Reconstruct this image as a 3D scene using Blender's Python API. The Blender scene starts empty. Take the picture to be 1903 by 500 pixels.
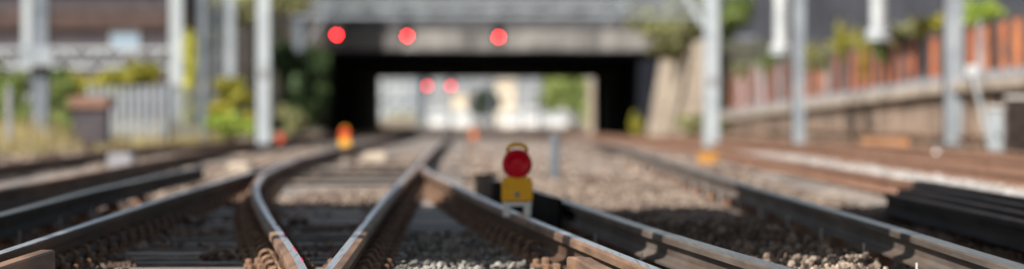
import bpy, math, random
import numpy as np
from mathutils import Vector, Matrix, noise

random.seed(7); rng = np.random.default_rng(7)
sc = bpy.context.scene
col = sc.collection

# ------------------------------------------------------------------ camera, sky, sun, exposure
W, H = 1903, 500
LENS = 120.0
F = LENS / 36.0 * W            # focal length in photo pixels
CX, HY = 951.5, 212.0          # principal column, horizon row
ZC = 0.775                     # lens height above the sleepers
cam = bpy.data.cameras.new('camera')
cam.lens = LENS; cam.sensor_width = 36.0; cam.sensor_fit = 'HORIZONTAL'
cam.clip_start = 0.1; cam.clip_end = 6000
cam.shift_y = -(H / 2 - HY) / W
cam.dof.use_dof = True
cam.dof.focus_distance = 14.3
cam.dof.aperture_fstop = 0.120 / 0.074
cam.dof.aperture_blades = 9
camo = bpy.data.objects.new('camera', cam); col.objects.link(camo)
camo.location = (0, 0, ZC); camo.rotation_euler = (math.radians(90), 0, 0)
sc.camera = camo

SUN = Vector((-0.52, -0.58, 0.63)).normalized()      # towards the sun: left and behind
elev = math.asin(SUN.z)
world = bpy.data.worlds.new('World'); sc.world = world; world.use_nodes = True
wn = world.node_tree.nodes; wl = world.node_tree.links
sky = wn.new('ShaderNodeTexSky'); sky.sky_type = 'NISHITA'; sky.sun_disc = False
sky.sun_elevation = elev; sky.sun_rotation = math.atan2(SUN.x, SUN.y)
sky.air_density = 1.2; sky.dust_density = 1.0
bg = wn['Background']; bg.inputs[1].default_value = 0.064
hsv = wn.new('ShaderNodeHueSaturation'); hsv.inputs['Saturation'].default_value = 0.62   # sky desaturated so its fill turns the shade less blue
wl.new(sky.outputs[0], hsv.inputs['Color']); wl.new(hsv.outputs[0], bg.inputs[0])
sun = bpy.data.lights.new('sun', 'SUN'); sun.energy = 5.0; sun.angle = math.radians(0.53)
sun.color = (1.0, 0.95, 0.885)
suno = bpy.data.objects.new('sun', sun); col.objects.link(suno)
suno.rotation_euler = SUN.to_track_quat('Z', 'Y').to_euler(); suno.location = (-20, -20, 30)
sc.view_settings.view_transform = 'Standard'; sc.view_settings.look = 'None'
sc.view_settings.exposure = 0.62; sc.view_settings.gamma = 1.0

# ------------------------------------------------------------------ helpers
def zg(d):                       # the line falls gently towards the tunnel
    return 0.0 if d < 60 else -0.0035 * (min(d, 300) - 60)
def sm(t): t = max(0, min(1, t)); return t * t * (3 - 2 * t)
def gz(x, d):                    # ground height, verges a little higher than the tracks
    z = zg(d)
    lb = left_edge(d)
    z += 0.40 * sm((lb - x) / 1.6)
    z += 0.22 * sm((x - 8.3) / 1.2)
    return z
def interp(path, d):
    xs = [p[0] for p in path]; ys = [p[1] for p in path]
    return float(np.interp(d, xs, ys))
def X(px, d): return (px - CX) / F * d
def Z(py, d): return ZC + (HY - py) / F * d

class MB:
    def __init__(s): s.v = []; s.f = []; s.m = []
    def add(s, vs, fs, m=0):
        o = len(s.v); s.v += [tuple(v) for v in vs]
        for f in fs: s.f.append(tuple(i + o for i in f)); s.m.append(m)
    def box(s, x0, x1, y0, y1, z0, z1, m=0, b=0.0):
        if b <= 0:
            v = [(x0,y0,z0),(x1,y0,z0),(x1,y1,z0),(x0,y1,z0),(x0,y0,z1),(x1,y0,z1),(x1,y1,z1),(x0,y1,z1)]
            s.add(v, [(0,3,2,1),(4,5,6,7),(0,1,5,4),(1,2,6,5),(2,3,7,6),(3,0,4,7)], m)
        else:                     # chamfered top and vertical edges
            def ring(i, z): return [(x0+i+b,y0+i,z),(x1-i-b,y0+i,z),(x1-i,y0+i+b,z),(x1-i,y1-i-b,z),(x1-i-b,y1-i,z),(x0+i+b,y1-i,z),(x0+i,y1-i-b,z),(x0+i,y0+i+b,z)]
            v = ring(0, z0) + ring(0, z1-b) + ring(b, z1)
            f = [tuple(range(7,-1,-1)), tuple(range(16,24))]
            for r in (0, 8):
                for k in range(8): f.append((r+k, r+(k+1)%8, r+8+(k+1)%8, r+8+k))
            s.add(v, f, m)
    def tube(s, pts, r, n=8, m=0, cap=True):
        pts = [Vector(p) for p in pts]; rs = r if isinstance(r, (list, tuple)) else [r]*len(pts)
        vs = []; fs = []
        ref = None
        for i, p in enumerate(pts):
            t = (pts[min(i+1, len(pts)-1)] - pts[max(i-1, 0)]).normalized()
            if ref is None: ref = Vector((0,0,1)) if abs(t.z) < 0.9 else Vector((1,0,0))
            a = (ref - t * ref.dot(t)).normalized(); bb = t.cross(a); ref = a
            for k in range(n):
                c = 2*math.pi*k/n
                vs.append(p + (a*math.cos(c) + bb*math.sin(c)) * rs[i])
        for i in range(len(pts)-1):
            for k in range(n): fs.append((i*n+k, i*n+(k+1)%n, (i+1)*n+(k+1)%n, (i+1)*n+k))
        if cap: fs.append(tuple(range(n-1,-1,-1))); fs.append(tuple((len(pts)-1)*n+k for k in range(n)))
        s.add(vs, fs, m)
    def lathe(s, c, axis, prof, n=24, m=0):       # prof: (radius, along axis)
        ax = Vector(axis).normalized(); ref = Vector((0,0,1)) if abs(ax.z) < 0.9 else Vector((1,0,0))
        a = (ref - ax*ref.dot(ax)).normalized(); bb = ax.cross(a); c = Vector(c)
        vs = []; fs = []
        for r, h in prof:
            for k in range(n):
                t = 2*math.pi*k/n; vs.append(c + ax*h + (a*math.cos(t)+bb*math.sin(t))*r)
        for i in range(len(prof)-1):
            for k in range(n): fs.append((i*n+k, i*n+(k+1)%n, (i+1)*n+(k+1)%n, (i+1)*n+k))
        fs.append(tuple(range(n-1,-1,-1))); fs.append(tuple((len(prof)-1)*n+k for k in range(n)))
        s.add(vs, fs, m)
    def bar(s, p, q, w, h=None, m=0):             # square bar from p to q
        h = h or w; p = Vector(p); q = Vector(q); t = (q-p).normalized()
        ref = Vector((0,0,1)) if abs(t.z) < 0.95 else Vector((0,1,0))
        a = t.cross(ref).normalized()*w/2; b = a.cross(t).normalized()*h/2
        vs = [p-a-b,p+a-b,p+a+b,p-a+b,q-a-b,q+a-b,q+a+b,q-a+b]
        s.add(vs, [(0,3,2,1),(4,5,6,7),(0,1,5,4),(1,2,6,5),(2,3,7,6),(3,0,4,7)], m)
    def build(s, name, mats, parent=None, smooth=False):
        me = bpy.data.meshes.new(name)
        off = parent_loc(parent)
        vs = [(v[0]-off[0], v[1]-off[1], v[2]-off[2]) for v in s.v] if parent else s.v
        if parent is None:                         # origin at the base of the thing
            a = np.array(s.v); o = np.array([(a[:,0].min()+a[:,0].max())/2, (a[:,1].min()+a[:,1].max())/2, a[:,2].min()])
            vs = (a - o).tolist()
        me.from_pydata([tuple(v) for v in vs], [], s.f)
        for mm in (mats if isinstance(mats, (list, tuple)) else [mats]): me.materials.append(mm)
        me.polygons.foreach_set('material_index', s.m)
        if smooth: me.polygons.foreach_set('use_smooth', [True]*len(s.f))
        me.update()
        ob = bpy.data.objects.new(name, me); col.objects.link(ob)
        if parent: ob.parent = parent
        else: ob.location = o
        return ob
def parent_loc(p):
    t = Vector((0,0,0))
    while p is not None: t += p.location; p = p.parent
    return t
def thing(name, label, cat, loc, group=None):
    e = bpy.data.objects.new(name, None); e.empty_display_size = 0.2; col.objects.link(e)
    e.location = loc; tag(e, label, cat, group); return e
def tag(o, label=None, cat=None, group=None, kind=None):
    if label: o['label'] = label
    if cat: o['category'] = cat
    if group: o['group'] = group
    if kind: o['kind'] = kind
    return o
def inst(name, me, loc, parent=None, rot=(0,0,0), scale=(1,1,1)):
    o = bpy.data.objects.new(name, me); col.objects.link(o)
    if parent: o.parent = parent; loc = Vector(loc) - parent_loc(parent)
    o.location = loc; o.rotation_euler = rot; o.scale = scale
    return o
def link(mb, name, mats): # mesh data only
    me = bpy.data.meshes.new(name); me.from_pydata(mb.v, [], mb.f)
    for mm in (mats if isinstance(mats, (list, tuple)) else [mats]): me.materials.append(mm)
    me.polygons.foreach_set('material_index', mb.m); me.update(); return me

# ------------------------------------------------------------------ materials
def mat(name, c1, c2=None, rough=0.8, metal=0.0, scale=8.0, detail=6.0, bump=0.0, bscale=None, c3=None, s3=1.0,
        island=None, spec=0.4, stretch=None, lo=0.35, hi=0.65, objrand=None, lo3=0.5, hi3=0.68):
    m = bpy.data.materials.new(name); m.use_nodes = True
    n = m.node_tree.nodes; l = m.node_tree.links; p = n['Principled BSDF']
    p.inputs['Roughness'].default_value = rough; p.inputs['Metallic'].default_value = metal
    p.inputs['Specular IOR Level'].default_value = spec
    g = n.new('ShaderNodeNewGeometry')
    mp = n.new('ShaderNodeMapping'); l.new(g.outputs['Position'], mp.inputs[0])
    if stretch: mp.inputs['Scale'].default_value = stretch
    nz = n.new('ShaderNodeTexNoise'); nz.inputs['Scale'].default_value = scale; nz.inputs['Detail'].default_value = detail
    l.new(mp.outputs[0], nz.inputs['Vector'])
    fac = nz.outputs['Fac']
    if island or objrand:
        src = g.outputs['Random Per Island'] if island else n.new('ShaderNodeObjectInfo').outputs['Random']
        k = island or objrand
        a = n.new('ShaderNodeMath'); a.operation = 'MULTIPLY_ADD'
        b = n.new('ShaderNodeMath'); b.operation = 'SUBTRACT'; l.new(src, b.inputs[0]); b.inputs[1].default_value = 0.5
        l.new(b.outputs[0], a.inputs[0]); a.inputs[1].default_value = k; l.new(fac, a.inputs[2]); fac = a.outputs[0]
    r = n.new('ShaderNodeValToRGB'); l.new(fac, r.inputs[0])
    r.color_ramp.elements[0].position = lo; r.color_ramp.elements[1].position = hi
    r.color_ramp.elements[0].color = (*c1, 1); r.color_ramp.elements[1].color = (*(c2 or [x*1.25 for x in c1]), 1)
    out = r.outputs[0]
    if c3:
        nz3 = n.new('ShaderNodeTexNoise'); nz3.inputs['Scale'].default_value = s3; nz3.inputs['Detail'].default_value = 5
        l.new(mp.outputs[0], nz3.inputs['Vector'])
        r3 = n.new('ShaderNodeValToRGB'); r3.color_ramp.elements[0].position = lo3; r3.color_ramp.elements[1].position = hi3
        l.new(nz3.outputs['Fac'], r3.inputs[0])
        mx = n.new('ShaderNodeMix'); mx.data_type = 'RGBA'; l.new(r3.outputs[0], mx.inputs[0])
        l.new(out, mx.inputs[6]); mx.inputs[7].default_value = (*c3, 1); out = mx.outputs[2]
    l.new(out, p.inputs['Base Color'])
    if bump:
        bz = n.new('ShaderNodeTexNoise'); bz.inputs['Scale'].default_value = bscale or scale*3; bz.inputs['Detail'].default_value = 6
        l.new(mp.outputs[0], bz.inputs['Vector'])
        bp = n.new('ShaderNodeBump'); bp.inputs['Strength'].default_value = bump; bp.inputs['Distance'].default_value = 0.02
        l.new(bz.outputs['Fac'], bp.inputs['Height']); l.new(bp.outputs[0], p.inputs['Normal'])
    return m
def emit(name, c, s):
    m = bpy.data.materials.new(name); m.use_nodes = True; p = m.node_tree.nodes['Principled BSDF']
    p.inputs['Base Color'].default_value = (*[x*0.5 for x in c], 1)
    p.inputs['Emission Color'].default_value = (*c, 1); p.inputs['Emission Strength'].default_value = s; return m
def foliage(name, c1, c2):
    m = mat(name, c1, c2, rough=0.55, scale=1.2, island=0.7, lo=0.25, hi=0.75)
    n = m.node_tree.nodes; l = m.node_tree.links; p = n['Principled BSDF']
    t = n.new('ShaderNodeBsdfTranslucent'); l.new(p.inputs['Base Color'].links[0].from_socket, t.inputs[0])
    mx = n.new('ShaderNodeMixShader'); mx.inputs[0].default_value = 0.35
    l.new(p.outputs[0], mx.inputs[1]); l.new(t.outputs[0], mx.inputs[2]); l.new(mx.outputs[0], n['Material Output'].inputs[0])
    return m

M = {}
M['ballast'] = mat('ballast', (.06,.042,.034), (.38,.285,.22), .95, scale=22, detail=8, bump=.9, bscale=30, c3=(.075,.048,.036), s3=.6, lo=.34, hi=.66, lo3=.45, hi3=.62)
M['verge'] = mat('verge_soil', (.16,.12,.075), (.40,.32,.20), .95, scale=3, bump=.6, bscale=14, c3=(.13,.13,.05), s3=.35)
M['stone'] = mat('ballast_stone', (.085,.064,.052), (.44,.345,.27), .92, scale=14, objrand=.8, lo=.15, hi=.88, bump=.3, bscale=60, c3=(.085,.054,.04), s3=.75, lo3=.45, hi3=.62)
M['pale_stone'] = mat('pale_stone', (.20,.185,.17), (.52,.50,.475), .9, scale=14, objrand=.6, lo=.25, hi=.8)
M['pale_bed'] = mat('pale_bed', (.14,.11,.09), (.42,.37,.33), .95, scale=22, bump=.6)
M['timber'] = mat('sleeper_timber', (.085,.073,.065), (.33,.275,.23), .45, spec=.7, scale=5, stretch=(1.5,14,14), bump=.5, bscale=9, objrand=.25, c3=(.07,.058,.05), s3=.5, lo3=.58, hi3=.75)
M['rust'] = mat('rusty_rail', stretch=(1,.09,1), c1=(.058,.034,.023), c2=(.125,.075,.05), rough=.75, scale=9, bump=.35, bscale=80, spec=.12, c3=(.08,.052,.038), s3=3)
M['rust_tan'] = mat('rust_film', (.15,.086,.055), (.29,.175,.11), .65, stretch=(1,.08,1), c3=(.10,.062,.045), s3=9, scale=12, spec=.35, bump=.15, bscale=90)
M['orange_rust'] = mat('bright_rust', (.16,.082,.052), (.30,.17,.11), .8, scale=6, spec=.25)
M['dark_steel'] = mat('dark_steel', stretch=(1,.09,1), c1=(.022,.017,.015), c2=(.055,.042,.036), rough=.8, scale=8, spec=.12, bump=.2, bscale=60)
M['grey_steel'] = mat('conductor_steel', (.08,.063,.053), (.155,.128,.108), .7, stretch=(1,.09,1), c3=(.10,.068,.05), s3=7, metal=.0, scale=10, spec=.15, bump=.12, bscale=70)
M['polish'] = mat('polished_steel', (.80,.82,.85), (.95,.96,.97), .40, metal=1.0, scale=3, stretch=(60,1.2,1), bump=.04, bscale=60, c3=(.30,.24,.20), s3=1.1, lo3=.52, hi3=.76)
M['semi'] = mat('worn_steel', (.20,.18,.17), (.34,.32,.30), .34, metal=.9, scale=3, stretch=(40,1,1), c3=(.20,.15,.12), s3=.7)
M['clip'] = mat('clip_iron', (.13,.075,.048), (.27,.165,.105), .7, scale=30, spec=.3)
M['board'] = mat('black_board', (.008,.007,.0065), (.022,.018,.016), .95, spec=.03, scale=3, stretch=(6,6,1), objrand=.5)
M['galv'] = mat('galvanised_steel', (.25,.28,.31), (.35,.385,.41), .5, metal=.2, scale=1.6, bump=.05)
M['galv_dark'] = mat('dull_galvanised_steel', (.12,.145,.17), (.18,.205,.235), .55, metal=.2, scale=1.6)
M['galv_pale'] = mat('pale_galvanised_steel', (.37,.41,.43), (.47,.51,.53), .45, metal=.15, scale=1.6)
M['porcelain'] = mat('white_porcelain', (.46,.49,.50), (.58,.60,.60), .35, scale=2)
M['concrete'] = mat('weathered_concrete', (.13,.125,.12), (.27,.258,.24), .9, scale=.9, bump=.2, c3=(.07,.068,.066), s3=.5, stretch=(1,1,.45), objrand=.45, lo3=.48, hi3=.66)
M['concrete_tan'] = mat('tan_concrete', (.32,.26,.20), (.46,.385,.30), .9, scale=.8, bump=.2, c3=(.22,.175,.14), s3=.5)
M['concrete_pale'] = mat('pale_concrete', (.50,.47,.43), (.62,.58,.53), .85, scale=2)
M['coping'] = mat('grey_coping', (.20,.20,.215), (.36,.355,.36), .85, scale=1.4)
M['bleached_timber'] = mat('bleached_timber', (.30,.20,.145), (.46,.33,.25), .9, scale=3, stretch=(1,8,8), bump=.4)
M['tunnel_shade'] = mat('shaded_lining', (.011,.013,.018), (.019,.022,.03), .95, scale=.5, spec=.1)  # the tunnel's darkness is put into the lining colour
M['girder'] = mat('grey_painted_steel', (.055,.056,.062), (.10,.103,.108), .7, scale=1.0)
M['girder_dark'] = mat('dark_painted_steel', (.05,.05,.058), (.08,.08,.09), .7, scale=1.0)
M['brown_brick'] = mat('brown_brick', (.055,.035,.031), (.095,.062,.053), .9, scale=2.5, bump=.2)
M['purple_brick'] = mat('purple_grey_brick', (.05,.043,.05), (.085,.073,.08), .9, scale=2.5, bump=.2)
M['slate'] = mat('slate_and_shaded_wall', (.038,.04,.05), (.065,.068,.082), .8, scale=.4)  # roof slate, also the dark tone that shades the right-hand building
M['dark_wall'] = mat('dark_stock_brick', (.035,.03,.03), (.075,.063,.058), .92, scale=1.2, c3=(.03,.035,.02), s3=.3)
M['orange_brick'] = mat('orange_brick', (.48,.125,.035), (.72,.24,.08), .9, scale=1.6, bump=.3, c3=(.13,.075,.06), s3=1.7, lo3=.48, hi3=.64, objrand=.6)
M['pier_brick'] = mat('blue_grey_brick', (.045,.036,.036), (.10,.08,.08), .9, scale=1.6)
M['render_wall'] = mat('stained_retaining_wall', (.20,.145,.11), (.34,.26,.20), .9, scale=1.4, c3=(.09,.068,.055), s3=.9, lo3=.46, hi3=.62)
M['white_paint'] = mat('white_paint', (.72,.72,.70), (.80,.80,.78), .5, scale=6)
M['yellow'] = mat('yellow_plastic', (.98,.46,.004), (1.0,.50,.006), .45, scale=9, c3=(.55,.27,.03), s3=14, lo3=.58, hi3=.8)
M['red_lens'] = mat('red_lens', (.66,.003,.018), (.74,.004,.022), .3, scale=6, spec=.2)
M['red_bezel'] = mat('red_bezel', (.36,.004,.014), (.42,.005,.018), .4, scale=6)
M['black'] = mat('black_plastic', (.014,.014,.015), (.022,.022,.023), .5, scale=6)
M['pink'] = mat('pink_marking', (.50,.04,.12), (.58,.06,.15), .6, scale=10)
M['orange'] = mat('orange_plastic', (.75,.17,.03), (.82,.22,.04), .5, scale=6)
M['faded_orange'] = mat('faded_orange', (.42,.19,.035), (.55,.27,.06), .7, scale=6)
M['red_plastic'] = mat('red_plastic', (.62,.03,.02), (.70,.05,.03), .5, scale=6)
M['signal_red'] = emit('signal_red', (1.0,.020,.024), 26.0)
M['far_red'] = emit('far_signal_red', (1.0,.03,.06), 10.0)
M['glass'] = mat('window_glass', (.22,.32,.42), (.30,.40,.50), .3, scale=.5, spec=.7)
M['grey_flats'] = mat('grey_flats', (.22,.235,.25), (.30,.315,.33), .8, scale=.4)
M['grey_flats_dark'] = mat('blue_grey_panels', (.13,.155,.18), (.19,.22,.245), .7, scale=.4)
M['cream'] = mat('cream_render', (.68,.56,.40), (.76,.65,.48), .85, scale=.5)
M['leaf_yellow'] = foliage('yellow_green_leaves', (.20,.21,.025), (.52,.46,.06))
M['leaf_green'] = foliage('green_leaves', (.08,.14,.035), (.28,.34,.09))
M['leaf_dark'] = foliage('dark_leaves', (.02,.045,.015), (.085,.135,.045))
M['leaf_olive'] = foliage('olive_leaves', (.17,.18,.07), (.44,.43,.20))
M['leaf_bright'] = foliage('bright_leaves', (.22,.33,.04), (.46,.56,.10))
M['leaf_gold'] = foliage('golden_leaves', (.34,.36,.05), (.66,.62,.12))
M['leaf_pale'] = foliage('pale_leaves', (.20,.27,.07), (.44,.50,.17))
M['leaf_grey'] = foliage('grey_green_leaves', (.04,.06,.045), (.12,.15,.11))
M['straw'] = foliage('dry_grass', (.26,.20,.08), (.50,.42,.20))
M['bark'] = mat('bark', (.05,.036,.026), (.10,.075,.055), .9, scale=8)

# ------------------------------------------------------------------ track plan (distance, x) of each rail
VR = [(9,-.636),(13.4,-.70),(19,-.80),(24.1,-.89),(30,-.97),(37.7,-1.07),(52.9,-1.27),(100,-1.94),(190,-3.2),(420,-6.4)]
R1 = [(9,-2.10),(14.8,-2.22),(20.7,-2.38),(24.6,-2.49),(31.2,-2.63),(37.7,-2.77),(46,-2.90),(60,-3.06),(100,-3.55),(190,-4.75),(420,-7.9)]
VL = [(11.6,-.69),(14,-.886),(16.5,-1.115),(20.1,-1.45),(24.9,-1.87),(28.8,-2.17),(34.3,-2.51),(39.6,-2.71),(44,-2.80)]
RA = [(9,.87),(13.2,.56),(19.7,.09),(24.1,-.20),(29.7,-.53),(35,-.84),(38.6,-1.01)]
RB = [(9,1.29),(12.4,1.075),(13.7,.975),(16.3,.785),(18.15,.65),(21.2,.475),(25.8,.19),(31.0,-.22)]
RC = [(9,1.95),(17.6,1.97),(28,1.93),(50,1.96),(84,2.02)]
R2 = [(9,-2.62),(19.8,-2.99),(26.2,-3.24),(34,-3.40),(38,-3.44)]
R3 = [(12,-3.72),(27.2,-4.08),(45.9,-4.72),(60.4,-5.22),(76,-5.5),(110,-6.0),(190,-7.2),(420,-10)]
R4 = [(12,-5.3),(27.2,-5.66),(45.9,-6.25),(60.4,-6.75),(76,-7.03),(110,-7.55),(190,-8.75),(420,-11.5)]
RD = [(12,3.62),(40,3.60),(70,3.45),(110,3.2),(190,2.6),(420,1.0)]
RE = [(12,5.22),(40,5.20),(70,5.02),(110,4.75),(190,4.15),(420,2.55)]
RF = [(30,6.55),(60,6.42),(100,6.3),(165,6.0)]
RG = [(30,8.0),(60,7.87),(100,7.75),(165,7.45)]
CK1 = [(9,-1.955),(14.6,-2.075),(15.2,-2.07)]
CK2 = [(9,.66),(13.9,.33),(14.5,.265)]
def left_edge(d): return interp(R4, d) - 1.0

# ------------------------------------------------------------------ ground
def axis(parts):
    o = []
    for a, b, s in parts: o += list(np.arange(a, b, s))
    return np.array(o + [parts[-1][1]])
gx = axis([(-900,-200,100),(-200,-40,20),(-40,-16,3),(-16,-10,.6),(-10,10,.22),(10,16,.6),(16,40,3),(40,200,20),(200,900,100)])
gy = axis([(-60,6,6),(6,45,.3),(45,120,1.0),(120,320,4),(320,600,20),(600,3000,200)])
vs = []
for y in gy:
    for x in gx:
        z = gz(x, y) - 0.075
        if abs(x) < 12 and 6 < y < 120:
            z += 0.045*noise.noise((x*1.1, y*.5, 0)) + 0.02*noise.noise((x*4, y*3, 5))
        vs.append((x, y, z))
nx = len(gx); fs = [(j*nx+i, j*nx+i+1, (j+1)*nx+i+1, (j+1)*nx+i) for j in range(len(gy)-1) for i in range(nx-1)]
fm = []
for j in range(len(gy)-1):
    for i in range(nx-1):
        x = (gx[i]+gx[i+1])/2; y = (gy[j]+gy[j+1])/2
        fm.append(1 if (x < left_edge(y)-.2 or x > 9.2) else 0)
g = MB(); g.v = vs; g.f = fs; g.m = fm
ground = g.build('ground', [M['ballast'], M['verge']], None, smooth=True); tag(ground, kind='structure')

# pale ballast strip between the right-hand rails
g = MB(); ys = np.arange(20, 64, 1.0)
for i, y in enumerate(ys):
    w = .12*math.sin(y*.7)+.08*math.sin(y*1.9)
    for x in (3.95+w, 4.5, 5.0+w*.6): g.v.append((x + (interp(RD,y)-3.6), y, zg(y) - .012 + .03*noise.noise((x*3,y,2))))
for i in range(len(ys)-1):
    for k in range(2): a = i*3+k; g.f.append((a,a+1,a+4,a+3)); g.m.append(0)
strip = g.build('pale_ballast_strip', M['pale_bed'], None, smooth=True); tag(strip, kind='structure')

# sleepers: parts of the ground
def sleeper_mesh(i):
    r = random.Random(i); b = MB(); b.box(-.5,.5,-.125,.125,-.13,0,b=.012)
    b.v = [(x, y + .006*r.uniform(-1,1), z + .005*r.uniform(-1,1)) for x,y,z in b.v]
    return link(b, 'sleeper', M['timber'])
slm = [sleeper_mesh(i) for i in range(6)]
rest = MB()
def sleepers(dl, near_only):
    d, xl, xr = dl
    if near_only:
        inst('sleeper', random.choice(slm), ((xl+xr)/2, d, zg(d)+random.uniform(-.012,.0)), ground, (0,0,random.uniform(-.008,.008)), (xr-xl, random.uniform(.92,1.1), 1))
    else: rest.box(xl, xr, d-.125, d+.125, zg(d)-.1, zg(d), b=.012)
SP = 0.65; main_d = []
d = 10.1
while d < 175:
    xr = (interp(RA, d) + .42) if d < 36 else interp(VR, d) + .55
    xl = interp(R1, d) - .55
    if d < 24: xr += .02
    sleepers((d, xl + random.uniform(-.05,.05), xr + random.uniform(-.05,.05)), d < 58); main_d.append(d); d += SP
for a, b, d0, dn, d1 in ((R3, R4, 20, 68, 150), (RD, RE, 22, 68, 150), (RF, RG, 40, 66, 120)):
    d = d0
    while d < d1:
        lo = min(interp(a,d), interp(b,d)) - .5; hi = max(interp(a,d), interp(b,d)) + .5
        sleepers((d, lo, hi), d < dn); d += SP if d0 < 40 else .75
d = 46.0
while d < 62:
    a = interp(VR,d)+.9+random.uniform(-.2,.3); sleepers((d, a, a+random.uniform(1.2,2.4)), True); d += random.uniform(.9,1.6)
while d < 120:
    a = interp(VR,d)+.9+random.uniform(-.2,.3); sleepers((d, a, a+random.uniform(1.2,2.6)), False); d += random.uniform(.9,2.0)
o = rest.build('distant_sleepers', M['timber'], ground); tag(o, kind='stuff')

# ------------------------------------------------------------------ ballast stones
stones = bpy.data.collections.new('stone_shapes')
def stone_mesh(i):
    import bmesh
    bm = bmesh.new(); bmesh.ops.create_icosphere(bm, subdivisions=1, radius=.5)
    r = random.Random(100+i); sx, sy, sz = r.uniform(.8,1.25), r.uniform(.7,1.05), r.uniform(.5,.8)
    for v in bm.verts:
        k = r.uniform(.74,1.18); v.co = Vector((v.co.x*sx*k, v.co.y*sy*k, v.co.z*sz*k))
    me = bpy.data.meshes.new('stone'); bm.to_mesh(me); bm.free(); me.materials.append(M['stone']); return me
stm = [stone_mesh(i) for i in range(8)]
M['grey_stone'] = mat('grey_stone', (.10,.096,.086), (.36,.345,.31), .9, scale=14, objrand=.8, lo=.15, hi=.88, bump=.3, bscale=60, c3=(.20,.14,.10), s3=2.2, lo3=.55, hi3=.72)
gstones = bpy.data.collections.new('grey_stone_shapes'); gsm = []
pstones = bpy.data.collections.new('pale_stone_shapes')
for i, me in enumerate(stm):
    stones.objects.link(bpy.data.objects.new('stone_shape', me))
    m3 = me.copy(); m3.materials[0] = M['grey_stone']; gsm.append(m3); gstones.objects.link(bpy.data.objects.new('grey_stone_shape', m3))
    if i < 4:
        m2 = me.copy(); m2.materials[0] = M['pale_stone']; pstones.objects.link(bpy.data.objects.new('pale_stone_shape', m2))
def scatter(name, pts, scl, coll, parent):
    me = bpy.data.meshes.new(name); off = parent_loc(parent)
    me.from_pydata((np.array(pts) - np.array(off)).tolist(), [], [])
    at = me.attributes.new('scl', 'FLOAT', 'POINT'); at.data.foreach_set('value', np.array(scl, dtype=np.float32))
    ob = bpy.data.objects.new(name, me); col.objects.link(ob); ob.parent = parent
    ng = bpy.data.node_groups.new(name, 'GeometryNodeTree')
    ng.interface.new_socket('Geometry', in_out='INPUT', socket_type='NodeSocketGeometry')
    ng.interface.new_socket('Geometry', in_out='OUTPUT', socket_type='NodeSocketGeometry')
    n = ng.nodes; l = ng.links
    gi = n.new('NodeGroupInput'); go = n.new('NodeGroupOutput')
    ci = n.new('GeometryNodeCollectionInfo'); ci.inputs[0].default_value = coll; ci.inputs[1].default_value = True; ci.inputs[2].default_value = True
    ip = n.new('GeometryNodeInstanceOnPoints'); ip.inputs['Pick Instance'].default_value = True
    ri = n.new('FunctionNodeRandomValue'); ri.data_type = 'INT'; ri.inputs[4].default_value = 0; ri.inputs[5].default_value = len(coll.objects)-1
    rr = n.new('FunctionNodeRandomValue'); rr.data_type = 'FLOAT_VECTOR'; rr.inputs[1].default_value = (6.28,6.28,6.28)
    na = n.new('GeometryNodeInputNamedAttribute'); na.data_type = 'FLOAT'; na.inputs[0].default_value = 'scl'
    l.new(gi.outputs[0], ip.inputs['Points']); l.new(ci.outputs[0], ip.inputs['Instance'])
    l.new(ri.outputs[2], ip.inputs['Instance Index']); l.new(rr.outputs[0], ip.inputs['Rotation'])
    l.new(na.outputs[0], ip.inputs['Scale']); l.new(ip.outputs[0], go.inputs[0])
    md = ob.modifiers.new('scatter', 'NODES'); md.node_group = ng
    tag(ob, kind='stuff'); return ob
def ground_h(x, y):
    z = gz(x, y) - .075
    if abs(x) < 12 and 6 < y < 120: z += 0.045*noise.noise((x*1.1, y*.5, 0)) + 0.02*noise.noise((x*4, y*3, 5))
    return z
md_arr = np.array(main_d)
def on_sleeper(x, y):
    if interp(R1,y)-.5 < x < (interp(RA,y)+.4 if y < 36 else interp(VR,y)+.5):
        return abs(md_arr - y).min() < .14
    return False
allrails = [VR,R1,VL,RA,RB,RC,R2,R3,R4,RD,RE]
def near_rail(x, y, w=.085):
    for r in allrails:
        if r[0][0] <= y <= r[-1][0] and abs(interp(r,y)-x) < w: return True
    return False
pts, scl, near, gp, gs = [], [], [], [], []
for d0, d1, n, s0, s1 in ((11.8,24,40000,.028,.052),(24,44,42000,.042,.068),(44,90,26000,.08,.14)):
    k = 0
    while k < n:
        y = math.exp(random.uniform(math.log(d0), math.log(d1)))
        hw = y*.158
        x = random.uniform(-hw, hw)
        k += 1
        if x < left_edge(y)-.6 or x > 9.0: continue
        heap3 = 28.5 < y < 60 and interp(R1,y)+.2 < x < interp(VR,y)-.2 and (y < 32.5 or noise.noise((x*.9,y*.45,3)) > .22)
        heap2 = y < 26 and interp(R1,y)+.15 < x < interp(VL,y)-.12 and noise.noise((x*1.7,y*.8,9)) > .12
        heap4 = interp(RB,y)+.18 < x < interp(RC,y)-.18 and y < 24
        heap2 = heap2 or (y < 28.5 and interp(VL,y)+.15 < x < interp(VR,y)-.15 and noise.noise((x*1.9,y*.9,4)) > .08)
        heap = interp(VR,y)+.2 < x < interp(RA,y)-.2 and y < 22
        if (on_sleeper(x,y) and not heap and not heap2 and not heap3 and random.random() < .86) or near_rail(x,y): continue
        if 32.5 < y < 58 and not heap3 and interp(R1,y) < x < interp(VR,y) and random.random() < .7: continue
        s = random.uniform(s0,s1)
        z = ground_h(x,y) + s*.16 + random.uniform(0,.018) + (random.uniform(.03,.075) if heap else (random.uniform(.02,.06) if heap2 or heap3 else (random.uniform(0,.10) if heap4 else 0)))
        # shoulders heaped beside the rails
        if y < 17.5 and -.55 < x < .35 and len(near) < 300: near.append((x,y,z+.01,s)); continue
        (gp if heap else pts).append((x,y,z)); (gs if heap else scl).append(s)
scatter('ballast_stones', pts, scl, stones, ground); scatter('grey_ballast_stones', gp, gs, gstones, ground)
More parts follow.
